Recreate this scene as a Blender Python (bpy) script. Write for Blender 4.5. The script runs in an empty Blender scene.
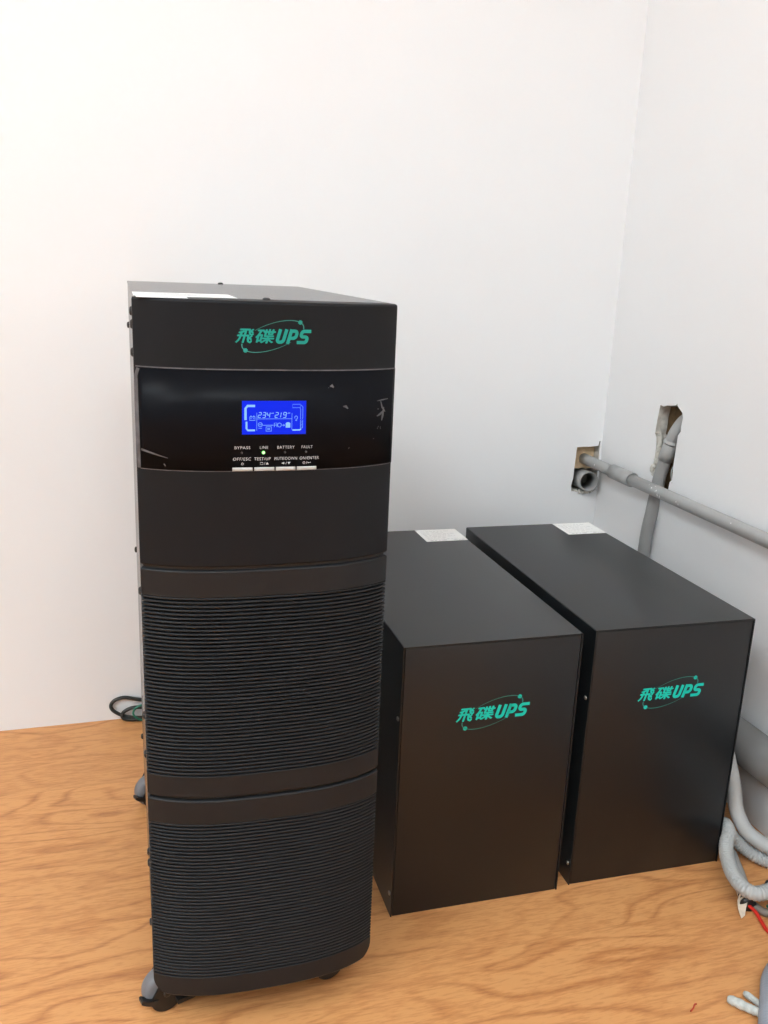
import bpy, bmesh, math, random
from mathutils import Vector, Matrix
from mathutils.geometry import tessellate_polygon

random.seed(4)
scene = bpy.context.scene
COL = scene.collection
PI = math.pi

# ------------------------------------------------------------------ materials
def new_mat(name):
    m = bpy.data.materials.new(name)
    m.use_nodes = True
    nt = m.node_tree
    for n in list(nt.nodes):
        nt.nodes.remove(n)
    out = nt.nodes.new('ShaderNodeOutputMaterial')
    b = nt.nodes.new('ShaderNodeBsdfPrincipled')
    nt.links.new(b.outputs[0], out.inputs[0])
    return m, nt, b

def N(nt, kind, **kw):
    n = nt.nodes.new(kind)
    for k, v in kw.items():
        if k in n.inputs:
            n.inputs[k].default_value = v
        else:
            setattr(n, k, v)
    return n

def surface(name, rgb, rough=.5, spec=.5, metal=0., var=.06, vscale=30., bump=0., bscale=400., coat=0., sheen=0.,
            stretch=(1, 1, 1), rough_var=0.):
    """plain procedural surface: base colour with slight mottling, optional bump"""
    m, nt, b = new_mat(name)
    L = nt.links
    tc = N(nt, 'ShaderNodeTexCoord')
    mp = N(nt, 'ShaderNodeMapping')
    mp.inputs['Scale'].default_value = stretch
    L.new(tc.outputs['Object'], mp.inputs['Vector'])
    nz = N(nt, 'ShaderNodeTexNoise', Scale=vscale, Detail=3.)
    L.new(mp.outputs[0], nz.inputs['Vector'])
    cr = N(nt, 'ShaderNodeValToRGB')
    cr.color_ramp.elements[0].position = .3
    cr.color_ramp.elements[1].position = .7
    cr.color_ramp.elements[0].color = tuple(max(0, c * (1 - var)) for c in rgb) + (1,)
    cr.color_ramp.elements[1].color = tuple(min(1, c * (1 + var)) for c in rgb) + (1,)
    L.new(nz.outputs['Fac'], cr.inputs['Fac'])
    L.new(cr.outputs['Color'], b.inputs['Base Color'])
    b.inputs['Roughness'].default_value = rough
    b.inputs['Metallic'].default_value = metal
    b.inputs['Specular IOR Level'].default_value = spec
    b.inputs['Coat Weight'].default_value = coat
    b.inputs['Sheen Weight'].default_value = sheen
    b.inputs['Sheen Roughness'].default_value = .35
    if bump:
        n2 = N(nt, 'ShaderNodeTexNoise', Scale=bscale, Detail=2.)
        L.new(mp.outputs[0], n2.inputs['Vector'])
        bp = N(nt, 'ShaderNodeBump', Strength=bump, Distance=.001)
        L.new(n2.outputs['Fac'], bp.inputs['Height'])
        L.new(bp.outputs[0], b.inputs['Normal'])
    return m

def glow(name, rgb, strength):
    m, nt, b = new_mat(name)
    b.inputs['Base Color'].default_value = (rgb[0] * .08, rgb[1] * .08, rgb[2] * .08, 1)
    b.inputs['Emission Color'].default_value = rgb + (1,)
    b.inputs['Emission Strength'].default_value = strength
    b.inputs['Roughness'].default_value = .3
    b.inputs['Specular IOR Level'].default_value = .08
    return m

def wood_floor():
    m, nt, b = new_mat('wood_vinyl_floor')
    L = nt.links
    tc = N(nt, 'ShaderNodeTexCoord')
    # planks run along x (parallel to the back wall)
    mp = N(nt, 'ShaderNodeMapping')
    mp.inputs['Location'].default_value = (1.55, .055, 0)
    L.new(tc.outputs['Object'], mp.inputs['Vector'])
    br = N(nt, 'ShaderNodeTexBrick', offset=.37, squash=1.)
    br.inputs['Color1'].default_value = (.12, .12, .12, 1)
    br.inputs['Color2'].default_value = (.88, .88, .88, 1)
    br.inputs['Mortar'].default_value = (.5, .5, .5, 1)
    br.inputs['Scale'].default_value = 1.
    br.inputs['Mortar Size'].default_value = .0006
    br.inputs['Mortar Smooth'].default_value = .4
    br.inputs['Brick Width'].default_value = 4.
    br.inputs['Row Height'].default_value = .18
    L.new(mp.outputs[0], br.inputs['Vector'])
    # shift grain per plank
    sh = N(nt, 'ShaderNodeVectorMath', operation='MULTIPLY_ADD')
    sh.inputs[1].default_value = (3.1, 1.7, 5.3)
    L.new(br.outputs['Color'], sh.inputs[0])
    L.new(tc.outputs['Object'], sh.inputs[2])
    # cathedral figure: contour lines of a strongly stretched noise
    m1 = N(nt, 'ShaderNodeMapping')
    m1.inputs['Scale'].default_value = (2.6, 11., 1)
    L.new(sh.outputs[0], m1.inputs['Vector'])
    n1 = N(nt, 'ShaderNodeTexNoise', Scale=1.15, Detail=1.2, Roughness=.35, Distortion=.25)
    L.new(m1.outputs[0], n1.inputs['Vector'])
    mul = N(nt, 'ShaderNodeMath', operation='MULTIPLY'); mul.inputs[1].default_value = 17.
    L.new(n1.outputs['Fac'], mul.inputs[0])
    pp = N(nt, 'ShaderNodeMath', operation='PINGPONG'); pp.inputs[1].default_value = 1.
    L.new(mul.outputs[0], pp.inputs[0])
    # fine pores / streaks
    m2 = N(nt, 'ShaderNodeMapping')
    m2.inputs['Scale'].default_value = (26., 190, 1)
    L.new(sh.outputs[0], m2.inputs['Vector'])
    n2 = N(nt, 'ShaderNodeTexNoise', Scale=1.6, Detail=4., Roughness=.62, Distortion=.15)
    L.new(m2.outputs[0], n2.inputs['Vector'])
    # medium streaks
    m3 = N(nt, 'ShaderNodeMapping')
    m3.inputs['Scale'].default_value = (9., 46, 1)
    L.new(sh.outputs[0], m3.inputs['Vector'])
    n3 = N(nt, 'ShaderNodeTexNoise', Scale=1.4, Detail=3., Roughness=.55, Distortion=.6)
    L.new(m3.outputs[0], n3.inputs['Vector'])
    def ramp(src, p0, p1, a, c):
        r = N(nt, 'ShaderNodeValToRGB')
        r.color_ramp.elements[0].position = p0; r.color_ramp.elements[1].position = p1
        r.color_ramp.elements[0].color = (a, a, a, 1); r.color_ramp.elements[1].color = (c, c, c, 1)
        L.new(src, r.inputs['Fac']); return r.outputs['Color']
    f1 = ramp(pp.outputs[0], .0, .40, .66, 1.03)
    f2 = ramp(n2.outputs['Fac'], .34, .60, .78, 1.08)
    f3 = ramp(n3.outputs['Fac'], .32, .66, .83, 1.08)
    def mulc(x, y, fac=1.):
        mx = N(nt, 'ShaderNodeMix', data_type='RGBA', blend_type='MULTIPLY')
        mx.inputs['Factor'].default_value = fac
        L.new(x, mx.inputs[6]); L.new(y, mx.inputs[7]); return mx.outputs[2]
    # the cathedral lines come and go
    n4 = N(nt, 'ShaderNodeTexNoise', Scale=2.2, Detail=1.)
    L.new(sh.outputs[0], n4.inputs['Vector'])
    r4 = N(nt, 'ShaderNodeMapRange')
    r4.inputs['From Min'].default_value = .36; r4.inputs['From Max'].default_value = .54
    L.new(n4.outputs['Fac'], r4.inputs['Value'])
    mx = N(nt, 'ShaderNodeMix', data_type='RGBA', blend_type='MIX')
    L.new(r4.outputs[0], mx.inputs['Factor'])
    mx.inputs[6].default_value = (.96, .96, .96, 1)
    L.new(f1, mx.inputs[7])
    g = mulc(mulc(mx.outputs[2], f2), f3)
    cr = N(nt, 'ShaderNodeValToRGB')
    e = cr.color_ramp.elements
    e[0].position = .30; e[0].color = (.32, .110, .038, 1)
    e[1].position = 1.02; e[1].color = (.70, .340, .130, 1)
    x = e.new(.72); x.color = (.575, .250, .090, 1)
    L.new(g, cr.inputs['Fac'])
    tone = ramp(br.outputs['Color'], 0., 1., .965, 1.03)
    c = mulc(cr.outputs['Color'], tone)
    # seams
    sm = N(nt, 'ShaderNodeMix', data_type='RGBA', blend_type='MIX')
    ss = N(nt, 'ShaderNodeMath', operation='MULTIPLY'); ss.inputs[1].default_value = .10
    L.new(br.outputs['Fac'], ss.inputs[0])
    L.new(ss.outputs[0], sm.inputs['Factor'])
    L.new(c, sm.inputs[6]); sm.inputs[7].default_value = (.16, .06, .025, 1)
    L.new(sm.outputs[2], b.inputs['Base Color'])
    b.inputs['Roughness'].default_value = .42
    b.inputs['Specular IOR Level'].default_value = .35
    bp = N(nt, 'ShaderNodeBump', Strength=.12, Distance=.0006)
    L.new(n2.outputs['Fac'], bp.inputs['Height'])
    L.new(bp.outputs[0], b.inputs['Normal'])
    return m

M = {}
M['wall'] = surface('white_wall_paint', (.885, .89, .895), .6, .3, var=.008, vscale=3., bump=.04, bscale=220.)
M['wall_grey'] = surface('unseen_wall_dimming_grey', (.55, .56, .58), .6, .3, var=.01, vscale=3.)  # unseen front wall: grey picked to dim reflections on the tower's front
M['ceiling'] = surface('white_ceiling', (.88, .88, .88), .8, .2, var=.01)
M['plaster'] = surface('raw_plaster', (.62, .60, .55), .95, .1, var=.25, vscale=60., bump=.8, bscale=160.)
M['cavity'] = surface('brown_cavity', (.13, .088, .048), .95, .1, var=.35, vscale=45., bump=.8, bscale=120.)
M['board'] = surface('tan_board', (.66, .49, .31), .9, .1, var=.15, vscale=60., bump=.3, bscale=200.)
M['crumb'] = surface('white_plaster_crumb', (.62, .60, .54), .95, .1, var=.1, vscale=150., bump=.5, bscale=300.)
M['floor'] = wood_floor()
M['fascia'] = surface('charcoal_plastic', (.0072, .0084, .0102), .45, .17, var=.04)
M['grille'] = surface('charcoal_ribbed_plastic', (.0105, .0118, .0138), .42, .26, var=.04)
M['sheet'] = surface('dark_powder_coat', (.020, .020, .021), .24, .55, var=.05)
M['cabinet'] = surface('black_powder_coat', (.0008, .0026, .0042), .38, .52, var=.06, sheen=.10)
M['gloss'] = surface('black_gloss_overlay', (.0055, .0060, .0080), .30, .05, var=.05)
M['film'] = surface('clear_film_edge', (.085, .085, .092), .35, .5, var=.3, vscale=120.)
M['lcd'] = glow('lcd_backlight_blue', (.006, .028, .92), .95)
M['lcd_mark'] = glow('lcd_marks_pale_blue', (.30, .60, 1.), 1.)
M['lcd_dim'] = glow('lcd_marks_dim_blue', (.20, .42, 1.), 1.)
M['led_on'] = glow('green_led', (.16, 1., .10), 2.2)
M['led_core'] = glow('green_led_core', (.65, 1., .5), 1.6)
M['led_off'] = surface('dark_led_lens', (.045, .045, .048), .3, .5)
M['button'] = surface('pale_grey_button', (.46, .46, .45), .4, .5, var=.05)
M['print'] = surface('grey_print', (.50, .50, .51), .6, .3)
M['teal'] = surface('teal_print', (.0, .27, .215), .5, .4, var=.04)
M['teal_bright'] = surface('bright_teal_print', (.0, .56, .45), .5, .4, var=.04)
M['teal_thin'] = surface('teal_print_fine_line', (.035, .24, .20), .5, .4, var=.04)
M['sticker'] = surface('white_paper_sticker', (.90, .90, .88), .6, .3, var=.02)
M['sticker_ink'] = surface('sticker_ink', (.52, .52, .53), .7, .2, var=.3, vscale=500.)
M['screw_black'] = surface('black_screw', (.02, .02, .02), .35, .5, metal=.3)
M['screw_steel'] = surface('steel_screw', (.62, .62, .60), .28, .5, metal=1.)
M['pvc'] = surface('grey_pvc', (.37, .37, .365), .42, .45, var=.05, vscale=25., bump=.05)
M['pvc_dark'] = surface('grey_pvc_vertical', (.30, .30, .295), .48, .4, var=.07, vscale=20.)
M['pvc_big'] = surface('grey_pvc_large', (.20, .20, .199), .6, .3, var=.08, vscale=14.)
M['fleck'] = surface('white_paint_fleck', (.85, .85, .84), .6, .3)
M['conduit'] = surface('pale_grey_flexible_conduit', (.47, .48, .475), .5, .4, var=.05, vscale=20.)
M['conduit_rib'] = surface('ribbed_grey_flexible_conduit', (.43, .44, .435), .5, .4, var=.05, vscale=20.)
M['conduit_mid'] = surface('mid_grey_flexible_conduit', (.36, .37, .37), .55, .4, var=.06, vscale=20.)
M['conduit_blue'] = surface('blue_grey_flexible_conduit', (.30, .325, .37), .55, .4, var=.06, vscale=20.)
M['rubber'] = surface('grey_rubber_tyre', (.17, .175, .19), .5, .4, var=.08, vscale=60.)
M['black_plastic'] = surface('black_plastic', (.012, .012, .012), .4, .5)
M['cable_black'] = surface('black_cable_sheath', (.016, .02, .019), .4, .5)
M['cable_green'] = surface('green_cable_sheath', (.015, .16, .10), .4, .5)
M['red'] = surface('red_wire_sheath', (.66, .03, .02), .35, .5)
M['red_chip'] = surface('red_scrap', (.50, .06, .03), .5, .4)
M['tape'] = surface('cream_tape', (.66, .56, .45), .6, .3, var=.15, vscale=120.)
M['paper'] = surface('whitish_wire_sheath', (.52, .55, .53), .55, .3, var=.18, vscale=160., bump=.3, bscale=500.)
M['sheath'] = surface('grey_brown_sheath', (.20, .17, .14), .5, .4, var=.1)
M['frame'] = surface('white_light_frame', (.8, .8, .8), .5, .4)

# ------------------------------------------------------------------ helpers
def link(o, parent=None):
    COL.objects.link(o)
    if parent is not None:
        o.parent = parent
    return o

def mesh_obj(name, bm, mats, parent=None, smooth=None):
    """one bmesh -> one object; smooth = angle in degrees under which edges shade smooth"""
    me = bpy.data.meshes.new(name)
    if smooth is not None:
        lim = math.radians(smooth)
        for f in bm.faces:
            f.smooth = True
        for e in bm.edges:
            if len(e.link_faces) == 2:
                e.smooth = e.calc_face_angle(0.) < lim
            else:
                e.smooth = False
    bm.to_mesh(me); bm.free()
    for mt in (mats if isinstance(mats, (list, tuple)) else [mats]):
        me.materials.append(mt)
    return link(bpy.data.objects.new(name, me), parent)

def empty(name, loc, rz=0., parent=None):
    o = bpy.data.objects.new(name, None)
    o.location = loc; o.rotation_euler = (0, 0, rz)
    o.empty_display_size = .05
    return link(o, parent)

def tag(o, label=None, cat=None, group=None, kind=None):
    if label: o['label'] = label
    if cat: o['category'] = cat
    if group: o['group'] = group
    if kind: o['kind'] = kind
    return o

def add_box(bm, lo, hi, mi=0, bevel=0., seg=1):
    x0, y0, z0 = lo; x1, y1, z1 = hi
    vs = [bm.verts.new(c) for c in ((x0, y0, z0), (x1, y0, z0), (x1, y1, z0), (x0, y1, z0),
                                    (x0, y0, z1), (x1, y0, z1), (x1, y1, z1), (x0, y1, z1))]
    fs = [bm.faces.new([vs[i] for i in q]) for q in ((0, 3, 2, 1), (4, 5, 6, 7), (0, 1, 5, 4), (1, 2, 6, 5), (2, 3, 7, 6), (3, 0, 4, 7))]
    for f in fs: f.material_index = mi
    if bevel:
        es = list({e for f in fs for e in f.edges})
        r = bmesh.ops.bevel(bm, geom=es, offset=bevel, segments=seg, profile=.5, affect='EDGES')
        for f in r['faces']: f.material_index = mi

def frames(pts):
    """parallel-transport frames along a polyline"""
    T = []
    for i in range(len(pts)):
        a = pts[max(0, i - 1)]; b = pts[min(len(pts) - 1, i + 1)]
        T.append((b - a).normalized())
    ref = Vector((0, 0, 1)) if abs(T[0].z) < .9 else Vector((1, 0, 0))
    n = (ref - T[0] * ref.dot(T[0])).normalized()
    out = []
    for t in T:
        n = (n - t * n.dot(t)).normalized()
        out.append((t, n, t.cross(n)))
    return out

def spline(ctrl, step=.004):
    """Catmull-Rom through control points, resampled evenly"""
    P = [Vector(c) for c in ctrl]
    P = [P[0] * 2 - P[1]] + P + [P[-1] * 2 - P[-2]]
    dense = []
    for i in range(1, len(P) - 2):
        for k in range(24):
            t = k / 24
            a, b, c, d = P[i - 1], P[i], P[i + 1], P[i + 2]
            dense.append(.5 * ((2 * b) + (c - a) * t + (2 * a - 5 * b + 4 * c - d) * t * t + (3 * b - a - 3 * c + d) * t ** 3))
    dense.append(P[-2])
    out = [dense[0]]; acc = 0
    for a, b in zip(dense, dense[1:]):
        L = (b - a).length
        while acc + L >= step:
            a = a.lerp(b, (step - acc) / L); L = (b - a).length
            out.append(a.copy()); acc = 0
        acc += L
    if (out[-1] - dense[-1]).length > step * .3: out.append(dense[-1])
    return out

def add_tube(bm, pts, r, seg=16, mi=0, cap=True, rfun=None, squash=1.):
    pts = [Vector(p) for p in pts]
    rings = []
    for i, (p, (t, n, b)) in enumerate(zip(pts, frames(pts))):
        rr = rfun(i) if rfun else r
        rings.append([bm.verts.new(p + (n * math.cos(2 * PI * k / seg) * squash + b * math.sin(2 * PI * k / seg)) * rr) for k in range(seg)])
    for A, B in zip(rings, rings[1:]):
        for k in range(seg):
            f = bm.faces.new((A[k], A[(k + 1) % seg], B[(k + 1) % seg], B[k])); f.material_index = mi
    if cap:
        f = bm.faces.new(rings[0][::-1]); f.material_index = mi
        f = bm.faces.new(rings[-1]); f.material_index = mi
    return rings

def add_hollow(bm, p0, p1, ro, ri, seg=32, mi=0):
    """hollow pipe with wall thickness between two points"""
    p0, p1 = Vector(p0), Vector(p1)
    (t, n, b), _ = frames([p0, p1])
    def ring(p, r): return [bm.verts.new(p + (n * math.cos(2 * PI * k / seg) + b * math.sin(2 * PI * k / seg)) * r) for k in range(seg)]
    R = [ring(p0, ri), ring(p0, ro), ring(p1, ro), ring(p1, ri)]
    for A, B in zip(R, R[1:] + R[:1]):
        for k in range(seg):
            bm.faces.new((A[k], A[(k + 1) % seg], B[(k + 1) % seg], B[k])).material_index = mi

def add_dome(bm, c, n, r, h, mi=0, seg=14):
    """low screw head: a rim plus a domed cap, axis n"""
    c, n = Vector(c), Vector(n).normalized()
    u = n.orthogonal().normalized(); v = n.cross(u)
    prev = None
    for rr, hh in ((1, -.0), (1, .35), (.85, .75), (.5, .97)):
        ring = [bm.verts.new(c + n * h * hh + (u * math.cos(2 * PI * k / seg) + v * math.sin(2 * PI * k / seg)) * r * rr) for k in range(seg)]
        if prev:
            for k in range(seg):
                bm.faces.new((prev[k], prev[(k + 1) % seg], ring[(k + 1) % seg], ring[k])).material_index = mi
        else:
            bm.faces.new(ring[::-1]).material_index = mi
        prev = ring
    bm.faces.new(prev).material_index = mi
    # cross recess
    for d in (u, v):
        o = n.cross(d)
        q = [c + n * (h * 1.0) + d * r * .38 * sx + o * r * .08 * sy for sx, sy in ((-1, -1), (1, -1), (1, 1), (-1, 1))]
        bm.faces.new([bm.verts.new(p) for p in q]).material_index = mi

def text_bm(bm, body, x0, x1, z0, z1, shear=0., bold=0., mi=0, place=None, thick=.0002):
    """lettering fitted to a rectangle (x0..x1 without shear, z0..z1); place(x, z, off) -> 3D"""
    cu = bpy.data.curves.new('tmp_text', 'FONT')
    cu.body = body; cu.offset = bold; cu.resolution_u = 3; cu.space_character = 1.12
    ob = bpy.data.objects.new('tmp_text', cu); COL.objects.link(ob)
    bpy.context.view_layer.update()
    dg = bpy.context.evaluated_depsgraph_get()
    me = bpy.data.meshes.new_from_object(ob.evaluated_get(dg))
    bpy.data.objects.remove(ob); bpy.data.curves.remove(cu)
    xs = [v.co.x for v in me.vertices]; ys = [v.co.y for v in me.vertices]
    ax, bx, ay, by = min(xs), max(xs), min(ys), max(ys)
    V = []
    for v in me.vertices:
        px = x0 + (v.co.x - ax) / (bx - ax) * (x1 - x0)
        pz = z0 + (v.co.y - ay) / (by - ay) * (z1 - z0)
        px += (pz - (z0 + z1) / 2) * shear
        V.append(bm.verts.new(place(px, pz, thick)))
    for p in me.polygons:
        try:
            bm.faces.new([V[i] for i in p.vertices]).material_index = mi
        except ValueError:
            pass
    bpy.data.meshes.remove(me)

def ribbon(bm, pts, wd, place, mi=0, off=.0002, closed=False):
    """flat printed stroke of width wd along 2D points"""
    n = len(pts); prev = None; first = None
    for i, (x, z) in enumerate(pts):
        a = pts[(i - 1) % n] if closed or i else pts[i]
        b = pts[(i + 1) % n] if closed or i < n - 1 else pts[i]
        d = Vector((b[0] - a[0], b[1] - a[1]))
        d = d.normalized() if d.length else Vector((1, 0))
        w = wd(i / max(1, n - 1)) if callable(wd) else wd
        L = bm.verts.new(place(x - d.y * w / 2, z + d.x * w / 2, off)); R_ = bm.verts.new(place(x + d.y * w / 2, z - d.x * w / 2, off))
        if prev: bm.faces.new((prev[1], R_, L, prev[0])).material_index = mi
        else: first = (L, R_)
        prev = (L, R_)
    if closed: bm.faces.new((prev[1], first[1], first[0], prev[0])).material_index = mi

def disc(bm, x, z, r, place, mi=0, off=.0002, seg=16, lobes=0):
    bm.faces.new([bm.verts.new(place(x + r * (1 + (.14 if lobes and k % 2 else 0)) * math.cos(2 * PI * k / seg),
                                     z + r * (1 + (.14 if lobes and k % 2 else 0)) * math.sin(2 * PI * k / seg), off)) for k in range(seg)]).material_index = mi

def quad(bm, x0, z0, x1, z1, place, mi=0, off=.0002):
    bm.faces.new([bm.verts.new(place(x, z, off)) for x, z in ((x0, z0), (x1, z0), (x1, z1), (x0, z1))]).material_index = mi

# ------------------------------------------------------------------ the room
# origin: floor level in the corner of back wall (y = 0) and right wall (x = 0)
RX, RY, RH = -3.6, -4.8, 3.0
TH = .14

def wall_with_hole(name, to3d, u0, u1, v0, v1, holes, depth, hole_mats):
    """wall slab: to3d(u, v, d) with d the depth into the wall; holes are polygons, recessed with their own back"""
    bm = bmesh.new()
    polys = [[Vector((u0, v0, 0)), Vector((u1, v0, 0)), Vector((u1, v1, 0)), Vector((u0, v1, 0))]] + [[Vector((a, b, 0)) for a, b in h] for h in holes]
    flat = [p for q in polys for p in q]
    V = [bm.verts.new(to3d(p.x, p.y, 0)) for p in flat]
    for t in tessellate_polygon(polys):
        try: bm.faces.new([V[i] for i in t])
        except ValueError: pass
    o = V[:4]
    ob = [bm.verts.new(to3d(p.x, p.y, TH)) for p in polys[0]]
    for k in range(4): bm.faces.new((o[k], o[(k + 1) % 4], ob[(k + 1) % 4], ob[k]))
    bm.faces.new(ob)
    i = 4
    for h, dp, (ms, mb) in zip(holes, depth, hole_mats):
        f = V[i:i + len(h)]; i += len(h)
        b = [bm.verts.new(to3d(a + random.uniform(-.0015, .0015), c + random.uniform(-.0015, .0015), dp)) for a, c in h]
        for k in range(len(h)):
            bm.faces.new((f[k], f[(k + 1) % len(h)], b[(k + 1) % len(h)], b[k])).material_index = ms
        bm.faces.new(b).material_index = mb
    bmesh.ops.recalc_face_normals(bm, faces=bm.faces)
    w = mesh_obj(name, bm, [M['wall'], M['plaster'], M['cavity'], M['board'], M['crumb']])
    return tag(w, kind='structure')

back_hole = [(-.0602, .5372), (-.045, .5385), (-.03, .5380), (-.0125, .5395), (-.0085, .5395), (-.0068, .5500), (-.0040, .5502),
             (-.0050, .5390), (-.0045, .515), (-.0038, .485), (-.0035, .452), (-.0045, .4405), (-.014, .4375), (-.022, .4395),
             (-.034, .4375), (-.046, .4405), (-.055, .4390), (-.0640, .4400), (-.0655, .452), (-.0622, .470), (-.0615, .50)]
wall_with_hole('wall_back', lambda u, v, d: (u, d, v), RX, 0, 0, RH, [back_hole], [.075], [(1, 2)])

rh_top = [(-.1985, .6600), (-.2090, .6585), (-.2200, .6625), (-.2330, .6640), (-.2480, .6668), (-.2520, .6715), (-.2545, .6660), (-.2700, .6570),
          (-.2745, .6480), (-.2725, .6300), (-.2735, .6210), (-.2660, .6125), (-.2662, .6080)]
rh_low = [(-.2650, .5800), (-.2640, .5500), (-.2655, .5260), (-.2590, .5200), (-.2575, .5080), (-.2520, .4950), (-.2300, .4880), (-.2080, .4900),
          (-.2045, .5180), (-.1960, .5275), (-.1925, .5340), (-.1980, .5400), (-.2005, .5560), (-.2015, .5780), (-.1985, .5960), (-.1925, .6030),
          (-.1930, .6150), (-.1950, .6350)]
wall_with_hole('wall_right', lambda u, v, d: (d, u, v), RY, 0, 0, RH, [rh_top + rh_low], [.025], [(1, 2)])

bm = bmesh.new(); add_box(bm, (RX - TH, RY - TH, 0), (RX, TH, RH)); tag(mesh_obj('wall_left', bm, M['wall']), kind='structure')
bm = bmesh.new(); add_box(bm, (RX, RY - TH, 0), (TH, RY, RH)); tag(mesh_obj('wall_front', bm, M['wall_grey']), kind='structure')
bm = bmesh.new(); add_box(bm, (RX - TH, RY - TH, RH), (TH, TH, RH + .1)); tag(mesh_obj('ceiling', bm, M['ceiling']), kind='structure')
bm = bmesh.new(); add_box(bm, (RX - TH, RY - TH, -.1), (TH, TH, 0)); tag(mesh_obj('floor', bm, M['floor']), kind='structure')

# broken plaster at the edges of the two openings
def lump(bm, c, r, seed):
    rnd = random.Random(seed)
    res = bmesh.ops.create_icosphere(bm, subdivisions=2, radius=1.)
    sc = [r * rnd.uniform(.6, 1.3) for _ in range(3)]
    for v in res['verts']:
        k = 1 + rnd.uniform(-.28, .28)
        v.co = Vector((c[0] + v.co.x * sc[0] * k, c[1] + v.co.y * sc[1] * k, c[2] + v.co.z * sc[2] * k))
bm = bmesh.new()
for i, (x, z, r) in enumerate(((-.052, .4405, .003), (-.0445, .4385, .0045), (-.037, .4365, .005), (-.031, .4385, .0055), (-.0245, .4370, .0045), (-.018, .4375, .0035), (-.012, .440, .003))):
    lump(bm, (x, -.0005, z), r, i)
tag(mesh_obj('plaster_crumbs', bm, M['crumb'], smooth=60), 'white broken plaster crumbs along lower edge of the corner hole', 'plaster', kind='stuff')
bm = bmesh.new()
rnd = random.Random(21)
edge = spline([(.003, -.1985, .6075), (.006, -.2025, .590), (.007, -.2045, .570), (.006, -.2035, .552), (.004, -.1995, .540), (.002, -.1960, .532), (.004, -.2030, .519)], .003)
edge = [p + Vector((rnd.uniform(-.001, .001), rnd.uniform(-.002, .002), rnd.uniform(-.001, .001))) for p in edge]
rr = [rnd.uniform(.0040, .0075) for _ in edge]
add_tube(bm, edge, .006, 9, 0, True, lambda i: rr[i])
for i, (y, z, r) in enumerate(((-.1945, .5345, .0035), (-.207, .604, .004), (-.252, .668, .0025), (-.2665, .520, .003))):
    lump(bm, (.002, y, z), r, 40 + i)
tag(mesh_obj('plaster_crumbs', bm, M['crumb'], smooth=60), 'pale broken plaster lumps edging the tall wall slot', 'plaster', kind='stuff')

# ceiling lights
def ceiling_light(x, y, label):
    t = tag(empty('ceiling_light', (x, y, RH - .03)), label, 'ceiling light', 'ceiling light panels')
    bm = bmesh.new()
    a, b, w = .62, .32, .025
    for lo, hi in (((-a, -b, 0), (a, -b + w, .03)), ((-a, b - w, 0), (a, b, .03)), ((-a, -b + w, 0), (-a + w, b - w, .03)), ((a - w, -b + w, 0), (a, b - w, .03))):
        add_box(bm, lo, hi)
    mesh_obj('frame', bm, M['frame'], t)
    bm = bmesh.new(); add_box(bm, (-a + w, -b + w, .008), (a - w, b - w, .020))
    mesh_obj('diffuser', bm, M['lamp'], t)
LAMP = 24.
M['lamp'] = glow('lit_diffuser', (.865, .955, 1.), LAMP)
ceiling_light(-1.00, -3.00, 'white ceiling light panel behind the camera, nearest the right wall')
ceiling_light(-2.75, -3.20, 'white ceiling light panel behind the camera, farther from the right wall')
ceiling_light(-2.90, -1.90, 'white ceiling light panel nearest the back wall, on the left')

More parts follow.
